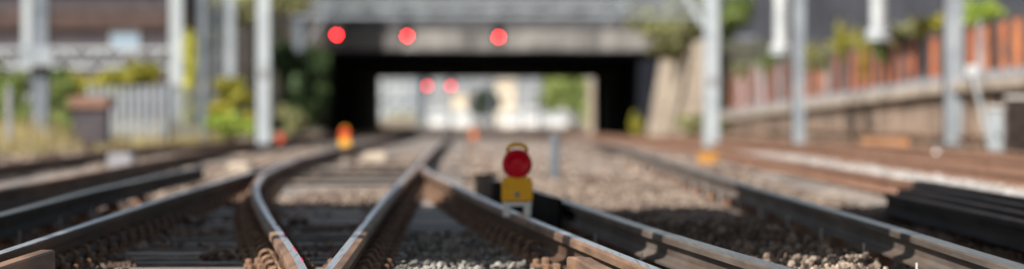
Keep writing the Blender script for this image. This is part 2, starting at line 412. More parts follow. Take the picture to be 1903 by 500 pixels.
for x,y,z,s in near:
    inst('ballast_stone', random.choice(gsm), (x,y,z), ground, (random.uniform(0,6),random.uniform(0,6),random.uniform(0,6)), (s,s,s))
pts, scl = [], []
for k in range(7000):
    y = math.exp(random.uniform(math.log(24), math.log(66))); x = max(3.75,min(5.15,random.gauss(4.45,.42)))+(interp(RD,y)-3.6)
    if near_rail(x,y): continue
    pts.append((x,y,zg(y)+random.uniform(-.02,.03))); scl.append(random.uniform(.05,.11))
scatter('pale_ballast_stones', pts, scl, pstones, strip)

# ------------------------------------------------------------------ rails
def catmull(path, step_near=.5):
    d0, d1 = path[0][0], path[-1][0]; out = []; d = d0
    ds = np.array([p[0] for p in path]); xs = np.array([p[1] for p in path])
    def f(q):                       # lightly smoothed interpolation
        w = 1.2 if q < 45 else 6
        qq = np.clip(np.linspace(q-w, q+w, 9), d0, d1)
        return float(np.interp(qq, ds, xs).mean())
    while d < d1 - 1e-6:
        out.append((f(d), d)); d += step_near if d < 45 else (2 if d < 110 else 6)
    out.append((f(d1), d1))
    out[0] = (xs[0], d0); out[-1] = (xs[-1], d1)
    return out
def sweep(mb, path, prof, z0, mats, closed=True):
    n = len(prof); P = []
    for i, (x, y) in enumerate(path):
        a = path[max(i-1,0)]; b = path[min(i+1,len(path)-1)]
        t = Vector((b[0]-a[0], b[1]-a[1])).normalized(); nn = Vector((t.y, -t.x))
        for u, w in prof: P.append((x+nn.x*u, y+nn.y*u, zg(y)+z0+w))
    o = len(mb.v); mb.v += P
    for i in range(len(path)-1):
        for k in range(n if closed else n-1):
            mb.f.append((o+i*n+k, o+(i+1)*n+k, o+(i+1)*n+(k+1)%n, o+i*n+(k+1)%n)); mb.m.append(mats[k])
    if closed:
        mb.f.append(tuple(o+k for k in range(n))); mb.m.append(0)
        mb.f.append(tuple(o+(len(path)-1)*n+k for k in reversed(range(n)))); mb.m.append(0)
FOOT = [(-.07,0),(-.07,.013),(-.024,.027),(-.009,.045),(-.009,.114),(.009,.114),(.009,.045),(.024,.027),(.07,.013),(.07,0)]
def headprof(s0, s1): # shiny band between s0 and s1
    return [(-.011,.1145),(-.036,.1165),(-.0365,.145),(-.033,.154),(s0,.1590),(s1,.1590),(.033,.154),(.0365,.145),(.036,.1165),(.011,.1145)]
def rail(name, path, label, head_mats, foot_mat, z0=.016, shiny=(-.027,.027), k=1.0, cat='rail', group=None):
    cat2 = name == 'conductor_rail'
    p = catmull(path); x0, y0 = p[0]
    t = thing(name, label, cat, (x0, y0, zg(y0)), group)
    b = MB(); sweep(b, p, [(u*k, w*k) for u, w in FOOT], z0, [0]*10); b.build('web_and_foot', foot_mat, t)
    b = MB(); hp = [(u*k*(1.18 if cat2 else 1), w*k) for u, w in headprof(*shiny)]
    ms = [0,0,0,0,1,0,0,0,0,0]
    if shiny[1]-shiny[0] > .05: ms[3] = 1 if shiny[0] < -.025 else 0; ms[5] = 1 if shiny[1] > .025 else 0
    sweep(b, p, hp, z0, ms); b.build('head', head_mats, t)
    return t
rust = [M['rust'], M['polish']]
tVR = rail('running_rail', VR, 'long straight shiny rail crossing the centre from lower left towards the tunnel', [M['rust_tan'],M['polish']], M['rust'], shiny=(-.030,.004), group='running rails')
tR1 = rail('running_rail', R1, 'bright topped rail at lower left with a row of spring clips', rust, M['rust'], shiny=(-.02,.028), group='running rails')
tVL = rail('running_rail', VL, 'rail bending left in a hook shape, left arm of the foreground V', [M['rust_tan'],M['polish']], M['rust'], shiny=(-.004,.030), group='running rails')
tRA = rail('running_rail', RA, 'shiny rail carrying the red lamp, running to the bottom centre right', [M['rust_tan'],M['polish']], M['rust'], shiny=(-.026,.02), group='running rails')
tRB = rail('conductor_rail', RB, 'thick grey conductor rail just right of the lamp rail, boarded behind the lamp', [M['grey_steel'],M['semi']], M['grey_steel'], z0=.05, shiny=(-.03,.03), k=.88, group='conductor rails')
tRC = rail('conductor_rail', RC, 'long grey conductor rail running from tunnel right side to lower right corner', [M['grey_steel'],M['semi']], M['grey_steel'], z0=.05, shiny=(-.03,.03), k=.88, group='conductor rails')
tR2 = rail('conductor_rail', R2, 'dark conductor rail at the left edge, just behind the bright rail', [M['dark_steel'],M['semi']], M['dark_steel'], z0=.05, shiny=(-.03,.03), k=.88, group='conductor rails')  # near-black steel paints in the deep shade on this rail's side
tR3 = rail('running_rail', R3, 'near rusty brown rail of the left hand track', [M['rust'],M['rust_tan']], M['rust'], group='running rails')
tR4 = rail('running_rail', R4, 'far rusty rail of the left hand track beside the weeds', [M['rust'],M['rust_tan']], M['rust'], group='running rails')
tRD = rail('running_rail', RD, 'orange brown rusty rail left of the white ballast strip', [M['orange_rust'],M['rust_tan']], M['orange_rust'], group='running rails')
tRE = rail('running_rail', RE, 'rusty rail right of the white ballast strip', [M['orange_rust'],M['rust_tan']], M['orange_rust'], group='running rails')
tRF = rail('running_rail', RF, 'rusty siding rail, second nearest the ramp wall on the right', [M['orange_rust'],M['rust_tan']], M['orange_rust'], group='running rails')
tRG = rail('running_rail', RG, 'rusty siding rail closest to the ramp wall on the right', [M['orange_rust'],M['rust_tan']], M['orange_rust'], group='running rails')
# check rails beside the crossing
def check_rail(path, label):
    p = catmull(path, .3); t = thing('check_rail', label, 'rail', (p[0][0],p[0][1],0), 'check rails')
    b = MB(); sweep(b, p, [(-.035,0),(-.035,.15),(-.028,.158),(.028,.158),(.035,.15),(.035,0)], .012, [0]*6); b.build('bar', M['rust_tan'], t)
    for k in range(3):
        b = MB(); y = p[-1][1]-.35-k*.65; x = interp(path, y); b.box(x-.06,x+.06,y-.05,y+.05,.0,.03); b.build('footplate', M['rust'], t)
check_rail(CK1, 'short brown check rail end at the lower left corner')
check_rail(CK2, 'short brown check rail end below the lamp rail, lower right of centre')

# chairs and spring clips on the turnout rails
def clip_mesh():
    b = MB(); pts = []
    for i in range(15):              # one and a half turns of bar
        a = -0.6 + i/14*3.0*math.pi*.92
        pts.append((.055 + .034*math.cos(a), -.045 + .006*i, .045 + .030*math.sin(a)))
    b.tube(pts, .0095, 6); b.box(.0,.03,-.03,.05,.028,.04); return link(b, 'rail_clip', M['clip'])
cm = clip_mesh()
for p in cm.polygons: p.use_smooth = True
def chair_mesh():
    b = MB(); b.box(-.17,.17,-.075,.075,.0,.018,b=.006); b.box(-.115,-.078,-.06,.06,.018,.05,b=.008); b.box(.078,.115,-.06,.06,.018,.05,b=.008)
    for s in (-1,1): b.lathe((s*.145,0,.018),(0,0,1),[(.018,0),(.018,.02),(.008,.026)],8)
    return link(b, 'chair', M['clip'])
chm = chair_mesh()
for t, path, dmax in ((tR1,R1,38),(tVR,VR,38),(tVL,VL,37),(tRA,RA,34)):
    for d in main_d:
        if d < path[0][0]+.3 or d > min(dmax, path[-1][0]): continue
        x = interp(path, d); dx = interp(path,d+.3)-interp(path,d-.3); a = -math.atan2(dx, .6)
        inst('chair', chm, (x,d,.0), t, (0,0,a))
        for s in ((0,) if (t is tRA and d < 18) else (0, math.pi)): inst('rail_clip', cm, (x,d,.012), t, (0,0,a+s))
# insulators and pins under the conductor rails
def insulator(t, path, d):
    x = interp(path,d); z = zg(d)
    b = MB(); b.lathe((x,d,z-.03),(0,0,1),[(.075,0),(.075,.03),(.055,.04),(.062,.055),(.045,.07)],12)
    i = b.build('insulator', M['orange_rust'], t)
    b = MB()
    for s in (-1,1): b = MB(); b.tube([(x+s*.088,d+.03,z-.01),(x+s*.088,d+.03,z+.085)],.006,6); b.build('pin', M['concrete_pale'], i)
for d in (13.2,15.1,17.0,19.6,22.2,24.8,27.4,30): insulator(tRB, RB, d)
for d in np.arange(13.4, 60, 2.4): insulator(tRC, RC, float(d))
for d in np.arange(12.4, 33, 2.6): insulator(tR2, R2, float(d))
# guard boards along conductor rail B
y = 22.2
while y < 30.2:
    L = random.uniform(.72,.85); x = interp(RB,y)-.10; x2 = interp(RB,y+L-.03)-.10
    b = MB(); b.bar((x,y,.115),(x2,y+L-.03,.115),.028,.20+random.uniform(-.012,.012)); b.build('guard_board', M['board'], tRB); y += L
b = MB(); x = interp(RB,31.0); b.box(x-.12,x+.08,31.02,31.06,-.02,.235); b.build('end_board', M['board'], tRB)
for d in (34.4,37.2,40.5,43.0,47.0):
    b = MB(); b.bar((interp(R1,d)+.06,d,.07),(interp(VR,d)-.06,d,.07),.04,.03); b.build('stretcher_bar', M['dark_steel'], tVL)
# pink paint marks on the V rails
def marks(t, path, ds, off):
    for d, L in ds:
        x = interp(path,d)+off; x2 = interp(path,d+L)+off
        b = MB(); b.bar((x,d,.1764),(x2,d+L,.1764),.006,.002); b.build('paint_mark', M['pink'], t)
marks(tVL, VL, ((13.9,.35),(14.9,.5),(16.6,.6),(18.3,.4)), .026)
marks(tVR, VR, ((18.6,.35),(19.2,.12)), -.026)
def ring(t, path, d):
    x = interp(path, d); b = MB(); b.box(x-.03,x+.03,d,d+.035,.1752,.1775); b.build('weld_bead', M['rust_tan'], t)

# ------------------------------------------------------------------ lamps
def lamp(name, label, base, s=1.0, mount=True, body=M['yellow'], lens=M['red_lens'], bezel=M['red_bezel'], handle=M['yellow'], group='marker lamps'):
    t = thing(name, label, 'lamp', base, group); x,y,z = base
    if mount:
        b = MB()                       # white inverted-U bracket
        for sx in (-1,1): b.box(x+sx*.062*s-.022*s, x+sx*.062*s+.022*s, y-.03*s, y+.03*s, z-.012*s, z+.050*s, b=.004)
        b.box(x-.088*s,x+.088*s,y-.034*s,y+.034*s,z+.0505*s,z+.077*s,b=.004); b.build('bracket', M['white_paint'], t)
    b = MB(); zb = z+.078*s
    n = 10; ring0 = []                 # rounded battery case, slightly wider at the foot, shoulders to the neck
    prof = [(-.092,0),(.092,0),(.095,.02),(.093,.115),(.080,.138),(.034,.150),(.030,.175),(-.030,.175),(-.034,.150),(-.080,.138),(-.093,.115),(-.095,.02)]
    vs = [];
    for yy, sc_ in ((-.058,.94),(-.050,1.0),(.050,1.0),(.058,.94)):
        for u,w in prof: vs.append((x+u*s*sc_, y+yy*s, zb+(w*sc_+.004)*s))
    k = len(prof); fs = [tuple(range(k)), tuple(3*k+i for i in reversed(range(k)))]
    for r in range(3):
        for i in range(k): fs.append((r*k+i, (r+1)*k+i, (r+1)*k+(i+1)%k, r*k+(i+1)%k))
    b.add(vs, fs); c = b.build('case', body, t)
    b = MB(); b.lathe((x,y-.0585*s,zb+.042*s),(0,-1,0),[(.017*s,0),(.017*s,.003*s),(.013*s,.005*s)],16); b.build('badge', M['coping'], c)
    b = MB(); zl = zb+.226*s
    b.lathe((x,y+.025*s,zl),(0,-1,0),[(.062*s,0),(.080*s,.01*s),(.091*s,.03*s),(.091*s,.075*s),(.084*s,.085*s)],28); h = b.build('lamp_housing', bezel, t, True)
    b = MB(); b.lathe((x,y-.058*s,zl),(0,-1,0),[(.084*s,0),(.081*s,.008*s),(.064*s,.011*s),(.061*s,.006*s),(.046*s,.009*s),(.043*s,.005*s),(.026*s,.008*s),(.005*s,.009*s)],28); b.build('lens', lens, h, True)
    b = MB(); pts = [(x+.058*s*math.cos(a), y, zl+.07*s+.046*s*abs(math.sin(a))**.6) for a in np.linspace(0, math.pi, 13)]
    b.tube(pts, .0125*s, 8); b.build('handle', handle, t, True)
    return t
dl = 20.6
lamp('marker_lamp', 'red round lamp on yellow case clamped to the shiny rail by white bracket', (interp(RA,dl),dl,.170), 1.0)
lamp('marker_lamp', 'blurred orange red lamp on yellow case left of tunnel mouth', (X(641,80),80,zg(80)), 1.25, True, M['yellow'], M['red_plastic'], M['red_plastic'])
lamp('marker_lamp', 'small red orange lamp on verge below the pale left mast', (X(521,92),92,gz(X(521,92),92)-.05), .95, False, M['orange'], M['red_plastic'], M['red_plastic'], M['orange'])
lamp('marker_lamp', 'tiny orange lamp between the rails inside the tunnel mouth', (X(880,125),125,zg(125)), 1.05, False, M['orange'], M['orange'], M['orange'], M['orange'])

# ------------------------------------------------------------------ small lineside things
def bollard():
    d = 43.5; x = X(1031,d); t = thing('bollard', 'short grey post standing in the ballast right of the lamp', 'post', (x,d,-.05))
    b = MB(); b.box(x-.055,x+.055,d-.055,d+.055,-.06,.46,b=.02); b.build('shaft', M['galv_dark'], t)
    b = MB(); b.box(x-.065,x+.065,d-.065,d+.065,.462,.52,b=.025); b.build('cap', M['galv_dark'], t)
bollard()
d = 50; x = X(225,d)
t = thing('concrete_block', 'pale concrete block lying between the left hand rails', 'block', (x,d,0))
b = MB(); b.box(x-.19,x+.19,d-.15,d+.15,-.03,.20,b=.025); b.build('body', M['coping'], t)
b = MB(); b.tube([(x-.06,d,.2),(x-.06,d,.235),(x+.06,d,.235),(x+.06,d,.2)],.012,6); b.build('lifting_loop', M['rust'], t)
d = 54; x = X(1316,d)
t = thing('junction_box', 'small orange yellow box on the ballast at right of centre', 'box', (x,d,0))
b = MB(); b.box(x-.15,x+.15,d-.1,d+.1,-.05,.13,b=.02); b.build('case', M['faded_orange'], t)
b = MB(); b.box(x-.16,x+.16,d-.11,d+.11,.131,.165,b=.012); b.build('lid', M['faded_orange'], t)
def point_machine(x, d, s, label, m):
    t = thing('point_machine', label, 'machine', (x,d,zg(d)), 'point machines'); z = zg(d)
    b = MB(); b.box(x-.33*s,x+.33*s,d-.2,d+.2,z-.05,z+.17*s,b=.03); c = b.build('case', m, t)
    b = MB(); b.box(x-.30*s,x+.30*s,d-.17,d+.17,z+.171*s,z+.25*s,b=.04); b.build('lid', m, t)
    b = MB(); b.tube([(x+.33*s,d,z+.06),(x+.75*s,d,z+.06)],.02,8); b.build('drive_rod', M['rust'], t)
point_machine(X(698,56),56,.62,'pale point machine box beside the centre rails', M['concrete_tan'])
point_machine(X(445,46),46,.5,'tan point machine box left of the hooked rail', M['concrete_tan'])
# spare rails stacked on the right
for k,(x0,d0,lab) in enumerate(((2.95,26.8,'spare dark rail lying nearest the grey conductor rail'),(3.12,27.3,'second spare dark rail from the conductor rail'),(3.29,27.8,'third spare dark rail from the conductor rail'),(3.46,29.2,'spare dark rail lying nearest the orange brown rail'))):
    p = [(11,x0-.02*k),(d0,x0)]
    rail('spare_rail', p, lab, [M['dark_steel'],M['rust_tan']], M['dark_steel'], z0=.0+.018*k, k=1.0, group='spare rails')  # dark sides paint the shade, tan tops paint the lit edges
# ------------------------------------------------------------------ masts
def mast(label, px, d, w, ztop=11.0, m='galv', dp=None, name='catenary_mast', base=True):
    x = X(px,d); z = gz(x,d)-.08; dp = dp or w
    t = thing(name, label, 'mast', (x,d,z), 'overhead line masts')
    b = MB(); ft = .03; tw = .025
    b.box(x-w/2,x+w/2,d-dp/2,d-dp/2+ft,z,ztop); b.box(x-w/2,x+w/2,d+dp/2-ft,d+dp/2,z,ztop); b.box(x-tw,x+tw,d-dp/2+ft,d+dp/2-ft,z,ztop)
    b.build('column', M[m], t)
    b = MB(); b.box(x-w*.9,x+w*.9,d-w*.9,d+w*.9,z-.1,z+.14,b=.03); b.build('foundation', M['concrete'], t)
    for zz in (random.uniform(1.9,3.4),):
        b = MB(); b.box(x-w/2-.025,x+w/2+.025,d-dp/2-.025,d-dp/2-.002,zz,zz+.07); b.build('clamp_band', M[m], t)
    zz = random.uniform(1.2,1.7); b = MB(); b.box(x-w*.32,x+w*.32,d-dp/2-.016,d-dp/2-.003,zz,zz+.22); b.build('number_plate', M['coping'], t)
    sx = random.choice((-1,1)); b = MB(); b.tube([(x+sx*(w/2+.03),d-dp/2+.02,z),(x+sx*(w/2+.03),d-dp/2+.02,5.5)],.025,6); b.build('conduit', M['dark_steel'], t)
    return t, x, z
tm, x, z = mast('grey mast with a clamped bracket box behind the small fence post', 76, 70, .32, m='galv_dark')
b = MB(); b.box(x-.40,x+.30,69.6,69.78,Z(122,70),Z(86,70),b=.02); b.build('bracket_box', M['galv'], tm)
tm2, x2, z2 = mast('pale mast at far left holding the lattice beam end', 50, 110, .26, m='galv_pale')
tm3, x3, z3 = mast('broad pale mast right of the palisade fence', 328, 108, .40, m='galv_pale')
mast('narrow blue grey mast beside the yellow shrub', 376, 100, .23, m='galv_dark')
tmh, xh, zh = mast('short grey hanging-arm mast behind the green bush', 428, 150, .42, m='galv')
mast('pale mast nearest the tunnel on the left side', 490, 84, .32, m='galv_pale')
tm8, x8, z8 = mast('pale mast in front of the sloping wing wall', 1322, 84, .36, m='galv_pale')
b = MB(); b.bar((x8-.22,84,2.95),(x8-.95,84,4.2),.12); b.bar((x8-.22,84,4.2),(x8-2.2,84,4.35),.1); b.build('bracket', M['galv_pale'], tm8)
tm9, x9, z9 = mast('slim mast beside the left white balance weight', 1484, 90, .30, m='galv')
tm10, x10, z10 = mast('grey mast on the right between white balance weight and cabinets', 1771, 70, .36, m='galv')
# lattice mast
d = 120; x = X(402,d); z = gz(x,d)-.1
t = thing('lattice_mast', 'thin lattice mast between blue grey mast and green bush', 'mast', (x,d,z), 'overhead line masts')
b = MB(); 
for sx in (-.14,.14):
    for sy in (-.14,.14): b.box(x+sx-.03,x+sx+.03,d+sy-.03,d+sy+.03,z,10)
b.build('leg', M['galv_dark'], t)
b = MB(); zz = z+.2; s = 1
while zz < 9.6:
    b.bar((x-.14*s,d-.17,zz),(x+.14*s,d-.17,zz+.4),.03); zz += .4; s = -s
b.build('lacing', M['galv_dark'], t)
# portal beam above the frame, and the balance weights that hang from it
d = 80
t = thing('portal_beam', 'overhead portal beam between the right hand masts', 'beam', (X(1484,d),d,5.2))
b = MB(); b.box(X(1440,d),X(1800,d),79.9,80.1,5.2,5.5); b.build('chord', M['galv'], t)
b = MB(); b.box(x9-.1,x9+.1,80.1,89.83,5.25,5.45); b.box(x10-.1,x10+.1,70.18,79.9,5.25,5.45); b.build('tie', M['galv'], t)
def weight(px, d, ztop, zbot, w, label):
    x = X(px,d); t = thing('balance_weight', label, 'weight', (x,d,zbot), 'balance weights')
    b = MB(); b.tube([(x,d,zbot+.2),(x,d,ztop)],.03,8); b.build('rod', M['galv_pale'], t)
    n = int((5.0-zbot-.2)/.16)
    for k in range(n):
        b = MB(); zz = zbot+.14+k*.16; r = w/2*(1.18 if k < 1 else .82)
        b.lathe((x,d,zz),(0,0,1),[(r*.9,0),(r,.02),(r,.12),(r*.9,.145)],20); b.build('weight_disc', M['porcelain'], t, True)
    b = MB(); b.lathe((x,d,zbot),(0,0,1),[(w*.28,0),(w*.66,.03),(w*.66,.10),(w*.3,.135)],20); b.build('base_plate', M['galv_pale'], t, True)
weight(1452, d, 5.2, Z(104,d), .42, 'white balance weight hanging beside the slim mast on the right')
weight(1633, d, 5.2, Z(77,d), .48, 'white balance weight hanging over the weeds on the brick wall')
# lattice beam on the left
d = 109; zb, zt_ = Z(124,d), Z(91,d); xa, xb = X(-60,d), x3-.24
t = thing('lattice_beam', 'pale lattice beam running across in front of the brown building', 'beam', ((xa+xb)/2,d,zb))
b = MB()
for zz in (zb, zt_):
    for yy in (-.18,.18): b.box(xa,xb,d+yy-.05,d+yy+.05,zz-.05,zz+.05)
b.build('chord', M['galv_pale'], t)
k = 0; xx = xa
while xx < xb-.5:
    for yy in (-.18,.18): b = MB(); b.bar((xx,d+yy,zb if k%2 else zt_),(xx+.52,d+yy,zt_ if k%2 else zb),.06); b.build('lacing_bar', M['galv_pale'], t)
    xx += .52; k += 1
# ------------------------------------------------------------------ left verge: fence, brick pier, post
d = 74.5; t = thing('palisade_fence', 'pale grey palisade fence behind the brick pier', 'fence', (X(240,d),d,gz(X(240,d),d)))
x0, x1 = X(166,d), X(312,d); zb = .28; zt_ = Z(157,d)
xx = x0
while xx < x1:
    b = MB(); b.add([(xx-.045,d,zb),(xx+.045,d,zb),(xx+.045,d,zt_-.06),(xx,d,zt_+random.uniform(-.01,.01)),(xx-.045,d,zt_-.06),(xx-.045,d+.012,zb),(xx+.045,d+.012,zb),(xx+.045,d+.012,zt_-.06),(xx,d+.012,zt_),(xx-.045,d+.012,zt_-.06)],
        [(0,1,2,3,4),(9,8,7,6,5),(0,5,6,1),(1,6,7,2),(2,7,8,3),(3,8,9,4),(4,9,5,0)]); b.build('pale', M['galv'], t); xx += .165
for zz in (zb+.22, zt_-.28):
    b = MB(); b.box(x0,x1,d+.013,d+.055,zz,zz+.05); b.build('fence_rail', M['galv'], t)
for k in range(9):
    b = MB(); yy = d+.15+k*.45; b.box(x1+.02+k*.022,x1+.05+k*.022,yy-.05,yy+.05,zb,zt_-.02); b.build('side_pale', M['galv_dark'], t)  # darker steel paints the shade on the return side
b = MB(); b.box(x1-.03,x1+.015,d+.06,d+.12,zb-.1,zt_+.04); b.build('post', M['galv_dark'], t)
b = MB(); b.box(x0-.03,x0+.03,d+.06,d+.12,zb-.1,zt_+.04); b.build('post', M['galv_dark'], t)
d = 68; xa, xb = X(133,d), X(207,d)
t = thing('brick_pier', 'squat dark brick pier with red brown coping in front of fence', 'pier', ((xa+xb)/2,d,.3))
b = MB(); b.box(xa+.06,xb-.06,d-.35,d+.35,.2,Z(201,d)); b.build('shaft', M['purple_brick'], t)
b = MB(); b.box(xa,xb,d-.42,d+.42,Z(201,d)+.003,Z(180,d),b=.02); b.build('coping', mat('red_brown_coping',(.17,.095,.07),(.27,.15,.11),.9), t)
d = 60; x = X(17,d)
t = thing('fence_post', 'slim grey concrete post in dry grass at far left edge', 'post', (x,d,.1))
b = MB(); b.box(x-.055,x+.055,d-.055,d+.055,.0,Z(165,d),b=.015); b.build('shaft', M['coping'], t)
b = MB(); b.box(x-.035,x+.035,d-.035,d+.035,Z(165,d)+.001,Z(158,d),b=.015); b.build('cap', M['coping'], t)

# ------------------------------------------------------------------ buildings on the left
def window(par, xc, zc_, w, h, d, frame, glass, nx=2, nz=1):
    b = MB(); t = .09
    b.box(xc-w/2,xc+w/2,d-.07,d-.002,zc_-h/2,zc_-h/2+t); b.box(xc-w/2,xc+w/2,d-.07,d-.002,zc_+h/2-t,zc_+h/2)
    for k in range(nx+1):
        xx = xc-w/2+k*(w-t)/nx; b.box(xx,xx+t,d-.066,d-.003,zc_-h/2+t,zc_+h/2-t)
    f = b.build('window', frame, par)
    b = MB(); b.box(xc-w/2+t,xc+w/2-t,d-.03,d-.004,zc_-h/2+t,zc_+h/2-t); b.build('pane', glass, f)
d = 150
t = thing('brick_building', 'long dark brown building with blue white window behind lattice beam', 'building', (X(160,d),d,-.3))
xa, xb = X(-420,d), X(338,d)
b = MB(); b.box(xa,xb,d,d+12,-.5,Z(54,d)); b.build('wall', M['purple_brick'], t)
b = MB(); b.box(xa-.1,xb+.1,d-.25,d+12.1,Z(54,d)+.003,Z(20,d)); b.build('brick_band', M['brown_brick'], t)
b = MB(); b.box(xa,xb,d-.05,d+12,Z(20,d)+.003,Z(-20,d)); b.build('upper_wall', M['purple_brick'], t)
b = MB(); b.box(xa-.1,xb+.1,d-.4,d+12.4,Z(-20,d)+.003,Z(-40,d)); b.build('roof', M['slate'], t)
for px in (232,):
    window(t, X(px,d), Z(76,d), 1.25, .95, d, M['galv_pale'], M['glass'])
for px in (-120,-300): window(t, X(px,d), Z(76,d), 1.25, .95, d, M['galv_pale'], M['glass'])
d = 188; xa, xb = X(-300,d), X(604,d)
t = thing('retaining_wall', 'tall dark brick retaining wall left of the tunnel', 'wall', ((xa+xb)/2,d,-.5))
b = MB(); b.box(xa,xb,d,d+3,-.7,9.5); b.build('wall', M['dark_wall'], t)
for px in (352,412,455,505,548):
    b = MB(); b.box(X(px,d)-.35,X(px,d)+.35,d-.3,d-.002,-.7,9.2); b.build('buttress', M['dark_wall'], t)
b = MB(); b.box(xa,xb,d-.35,d+3.1,9.503,9.9); b.build('coping', M['coping'], t)

# ------------------------------------------------------------------ tunnel bridge
DB, DE = 192.0, 278.0; XL, XR = -10.75, 7.15; ZS = 4.1
t = thing('railway_bridge', 'wide concrete bridge over the tracks with a dark tunnel beneath', 'bridge', ((XL+XR)/2,DB,zg(DB)))
b = MB(); b.box(XL-6,XL,DB,DE,-1.6,ZS); b.build('left_abutment', M['tunnel_shade'], t)
b = MB(); b.box(XR,XR+3.2,DB,DE,-1.6,ZS); b.build('right_abutment', M['tunnel_shade'], t)
b = MB(); b.box(XR-.5,XR-.002,DE-1.2,DE-1.05,-1.5,ZS-.003); b.build('end_pier', M['tunnel_shade'], t)
b = MB(); b.box(XL,XR,DE-1,DE,ZS-.42,ZS-.002); b.build('end_beam', M['tunnel_shade'], t)
b = MB(); b.box(XL-6,XR+3.2,DB,DE,ZS+.002,ZS+.9); b.build('soffit', M['tunnel_shade'], t)
x = XL-2
while x < XR+2.5:               # fascia slabs
    w = 3.3; b = MB(); b.box(x,min(x+w-.04,XR+3.2),DB-.5,DB-.02,ZS+.26+random.uniform(-.02,.02),Z(52,DB)); b.build('fascia_slab', M['concrete'], t); x += w
b = MB(); b.box(XL-2,XR+3.2,DB-.62,DB-.02,Z(52,DB)+.003,Z(43,DB)); b.build('string_course', M['girder_dark'], t)
x = XL-2
while x < XR+2.5:
    b = MB(); b.box(x,min(x+2.16,XR+3.2),DB-.4,DB-.25,Z(43,DB)+.003,Z(20,DB)); b.build('parapet_panel', M['girder'], t)
    b = MB(); b.box(x-.08,x+.08,DB-.52,DB-.402,Z(43,DB)+.003,Z(-20,DB)); b.build('parapet_post', M['girder_dark'], t); x += 2.2
b = MB(); b.box(XL-2,XR+3.2,DB-.45,DB-.2,Z(20,DB)+.003,Z(13,DB)); b.build('parapet_rail', M['girder_dark'], t)
b = MB(); b.box(XL-2,XR+3.2,DB-.4,DB-.2,Z(13,DB)+.003,Z(-40,DB)); b.build('parapet_top', M['girder_dark'], t)
for py in (16,):
    b = MB(); b.tube([(XL-2,DB-.75,Z(py,DB)),(XR+3.2,DB-.75,Z(py,DB))],.13,10); b.build('parapet_pipe', M['galv_pale'], t)
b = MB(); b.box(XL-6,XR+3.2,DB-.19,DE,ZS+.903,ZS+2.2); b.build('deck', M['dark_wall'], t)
# signal gantry in front of the bridge
d = 176; xa, xb = X(556,d), X(1326,d)
t = thing('signal_gantry', 'grey lattice signal gantry across the bridge face', 'gantry', ((xa+xb)/2,d,zg(d)))
for xx in (xa, xb):
    b = MB(); b.box(xx-.22,xx+.22,d-.2,d+.2,-.9,Z(0,d)); b.build('leg', M['galv_dark'], t)
zb, zt_ = Z(30,d), Z(4,d)
b = MB()
for zz in (zb, zt_):
    for yy in (-.35,.35): b.box(xa-.3,xb+.3,d+yy-.07,d+yy+.07,zz-.08,zz+.08)
b.build('chord', M['galv'], t)
b = MB(); b.box(xa,xb,d-.30,d+.30,Z(14,d),Z(6,d)); b.build('walkway', M['galv_pale'], t)
xx = xa; k = 0
while xx < xb-.7:
    for yy in (-.35,.35): b = MB(); b.bar((xx,d+yy,zb if k%2 else zt_),(xx+.9,d+yy,zt_ if k%2 else zb),.09); b.build('lacing_bar', M['galv_dark'], t)
    xx += .9; k += 1
for px, ya in ((590,100),(1140,62)):
    b = MB(); b.bar((X(px-18,d),d-.4,Z(ya-20,d)),(X(px+34,d),d-.4,Z(2,d)),.12); b.build('strut', M['galv'], t)
def signal(px, py, d, label, m, top, group):
    x = X(px,d); z = Z(py,d); t = thing('signal', label, 'signal', (x,d,z-.4), group)
    b = MB(); b.box(x-.30,x+.30,d-.15,d+.15,z-.36,z+.85,b=.06); b.build('backboard', M['black'], t)
    b = MB(); b.lathe((x,d-.15,z),(0,-1,0),[(.10,0),(.10,.02),(.085,.028)],20); b.build('lens', m, t)
    b = MB(); pts = [(x+.17*math.cos(a), d-.16, z+.17*math.sin(a)) for a in np.linspace(.2,math.pi-.2,9)]
    for i in range(8):
        p, q = Vector(pts[i]), Vector(pts[i+1]); b.add([p,q,q+Vector((0,-.25,-.02)),p+Vector((0,-.25,-.02))],[(0,1,2,3),(3,2,1,0)])
    b.build('hood', M['black'], t)
    b = MB(); b.box(x-.09,x+.09,d+.02,d+.12,z+.852,top); b.build('hanger', M['girder_dark'], t)
for px, py, lab in ((626,65,'glowing red signal at the left end of the gantry'),(757,67,'glowing red signal, middle of the three on the gantry'),(927,69,'glowing red signal, rightmost of the three on the gantry')):
    signal(px, py, 175.3, lab, M['signal_red'], Z(30,176)-.05, 'red signals on the gantry')
# ------------------------------------------------------------------ beyond the tunnel
def far_signal(px, lab):
    d = 300; x = X(px,d); z = Z(160,d)
    t = thing('signal', lab, 'signal', (x,d,zg(d)), 'red signals beyond the tunnel')
    b = MB(); b.tube([(x,d+.2,zg(d)-.1),(x,d+.2,z+.4)],.09,8); b.build('post', M['galv_dark'], t)
    b = MB(); b.box(x-.28,x+.28,d-.12,d+.1,z-.35,z+.75,b=.05); b.build('backboard', M['black'], t)
    b = MB(); b.lathe((x,d-.13,z),(0,-1,0),[(.13,0),(.13,.02),(.11,.03)],20); b.build('lens', M['far_red'], t)
far_signal(794,'left of two dim red signals seen through the tunnel'); far_signal(838,'right of two dim red signals seen through the tunnel')
def block(name, label, px0, px1, py_top, d, m, depth=12, win=None, wm=None, roof=None, group='buildings beyond the tunnel'):
    xa, xb = X(px0,d), X(px1,d); zt_ = Z(py_top,d)
    t = thing(name, label, 'building', ((xa+xb)/2,d,zg(d)), group)
    b = MB(); b.box(xa,xb,d,d+depth,zg(d)-.3,zt_); b.build('wall', m, t)
    if roof: b = MB(); b.box(xa-.2,xb+.2,d-.2,d+depth+.2,zt_+.003,zt_+.5); b.build('roof', roof, t)
    if win:
        w,h,sx,sz = win; xx = xa+sx*.6
        while xx < xb-w*.6:
            zz = zg(d)+1.6
            while zz+h/2 < zt_-.2: window(t, xx, zz, w, h, d, M['white_paint'], wm, 1); zz += sz
            xx += sx
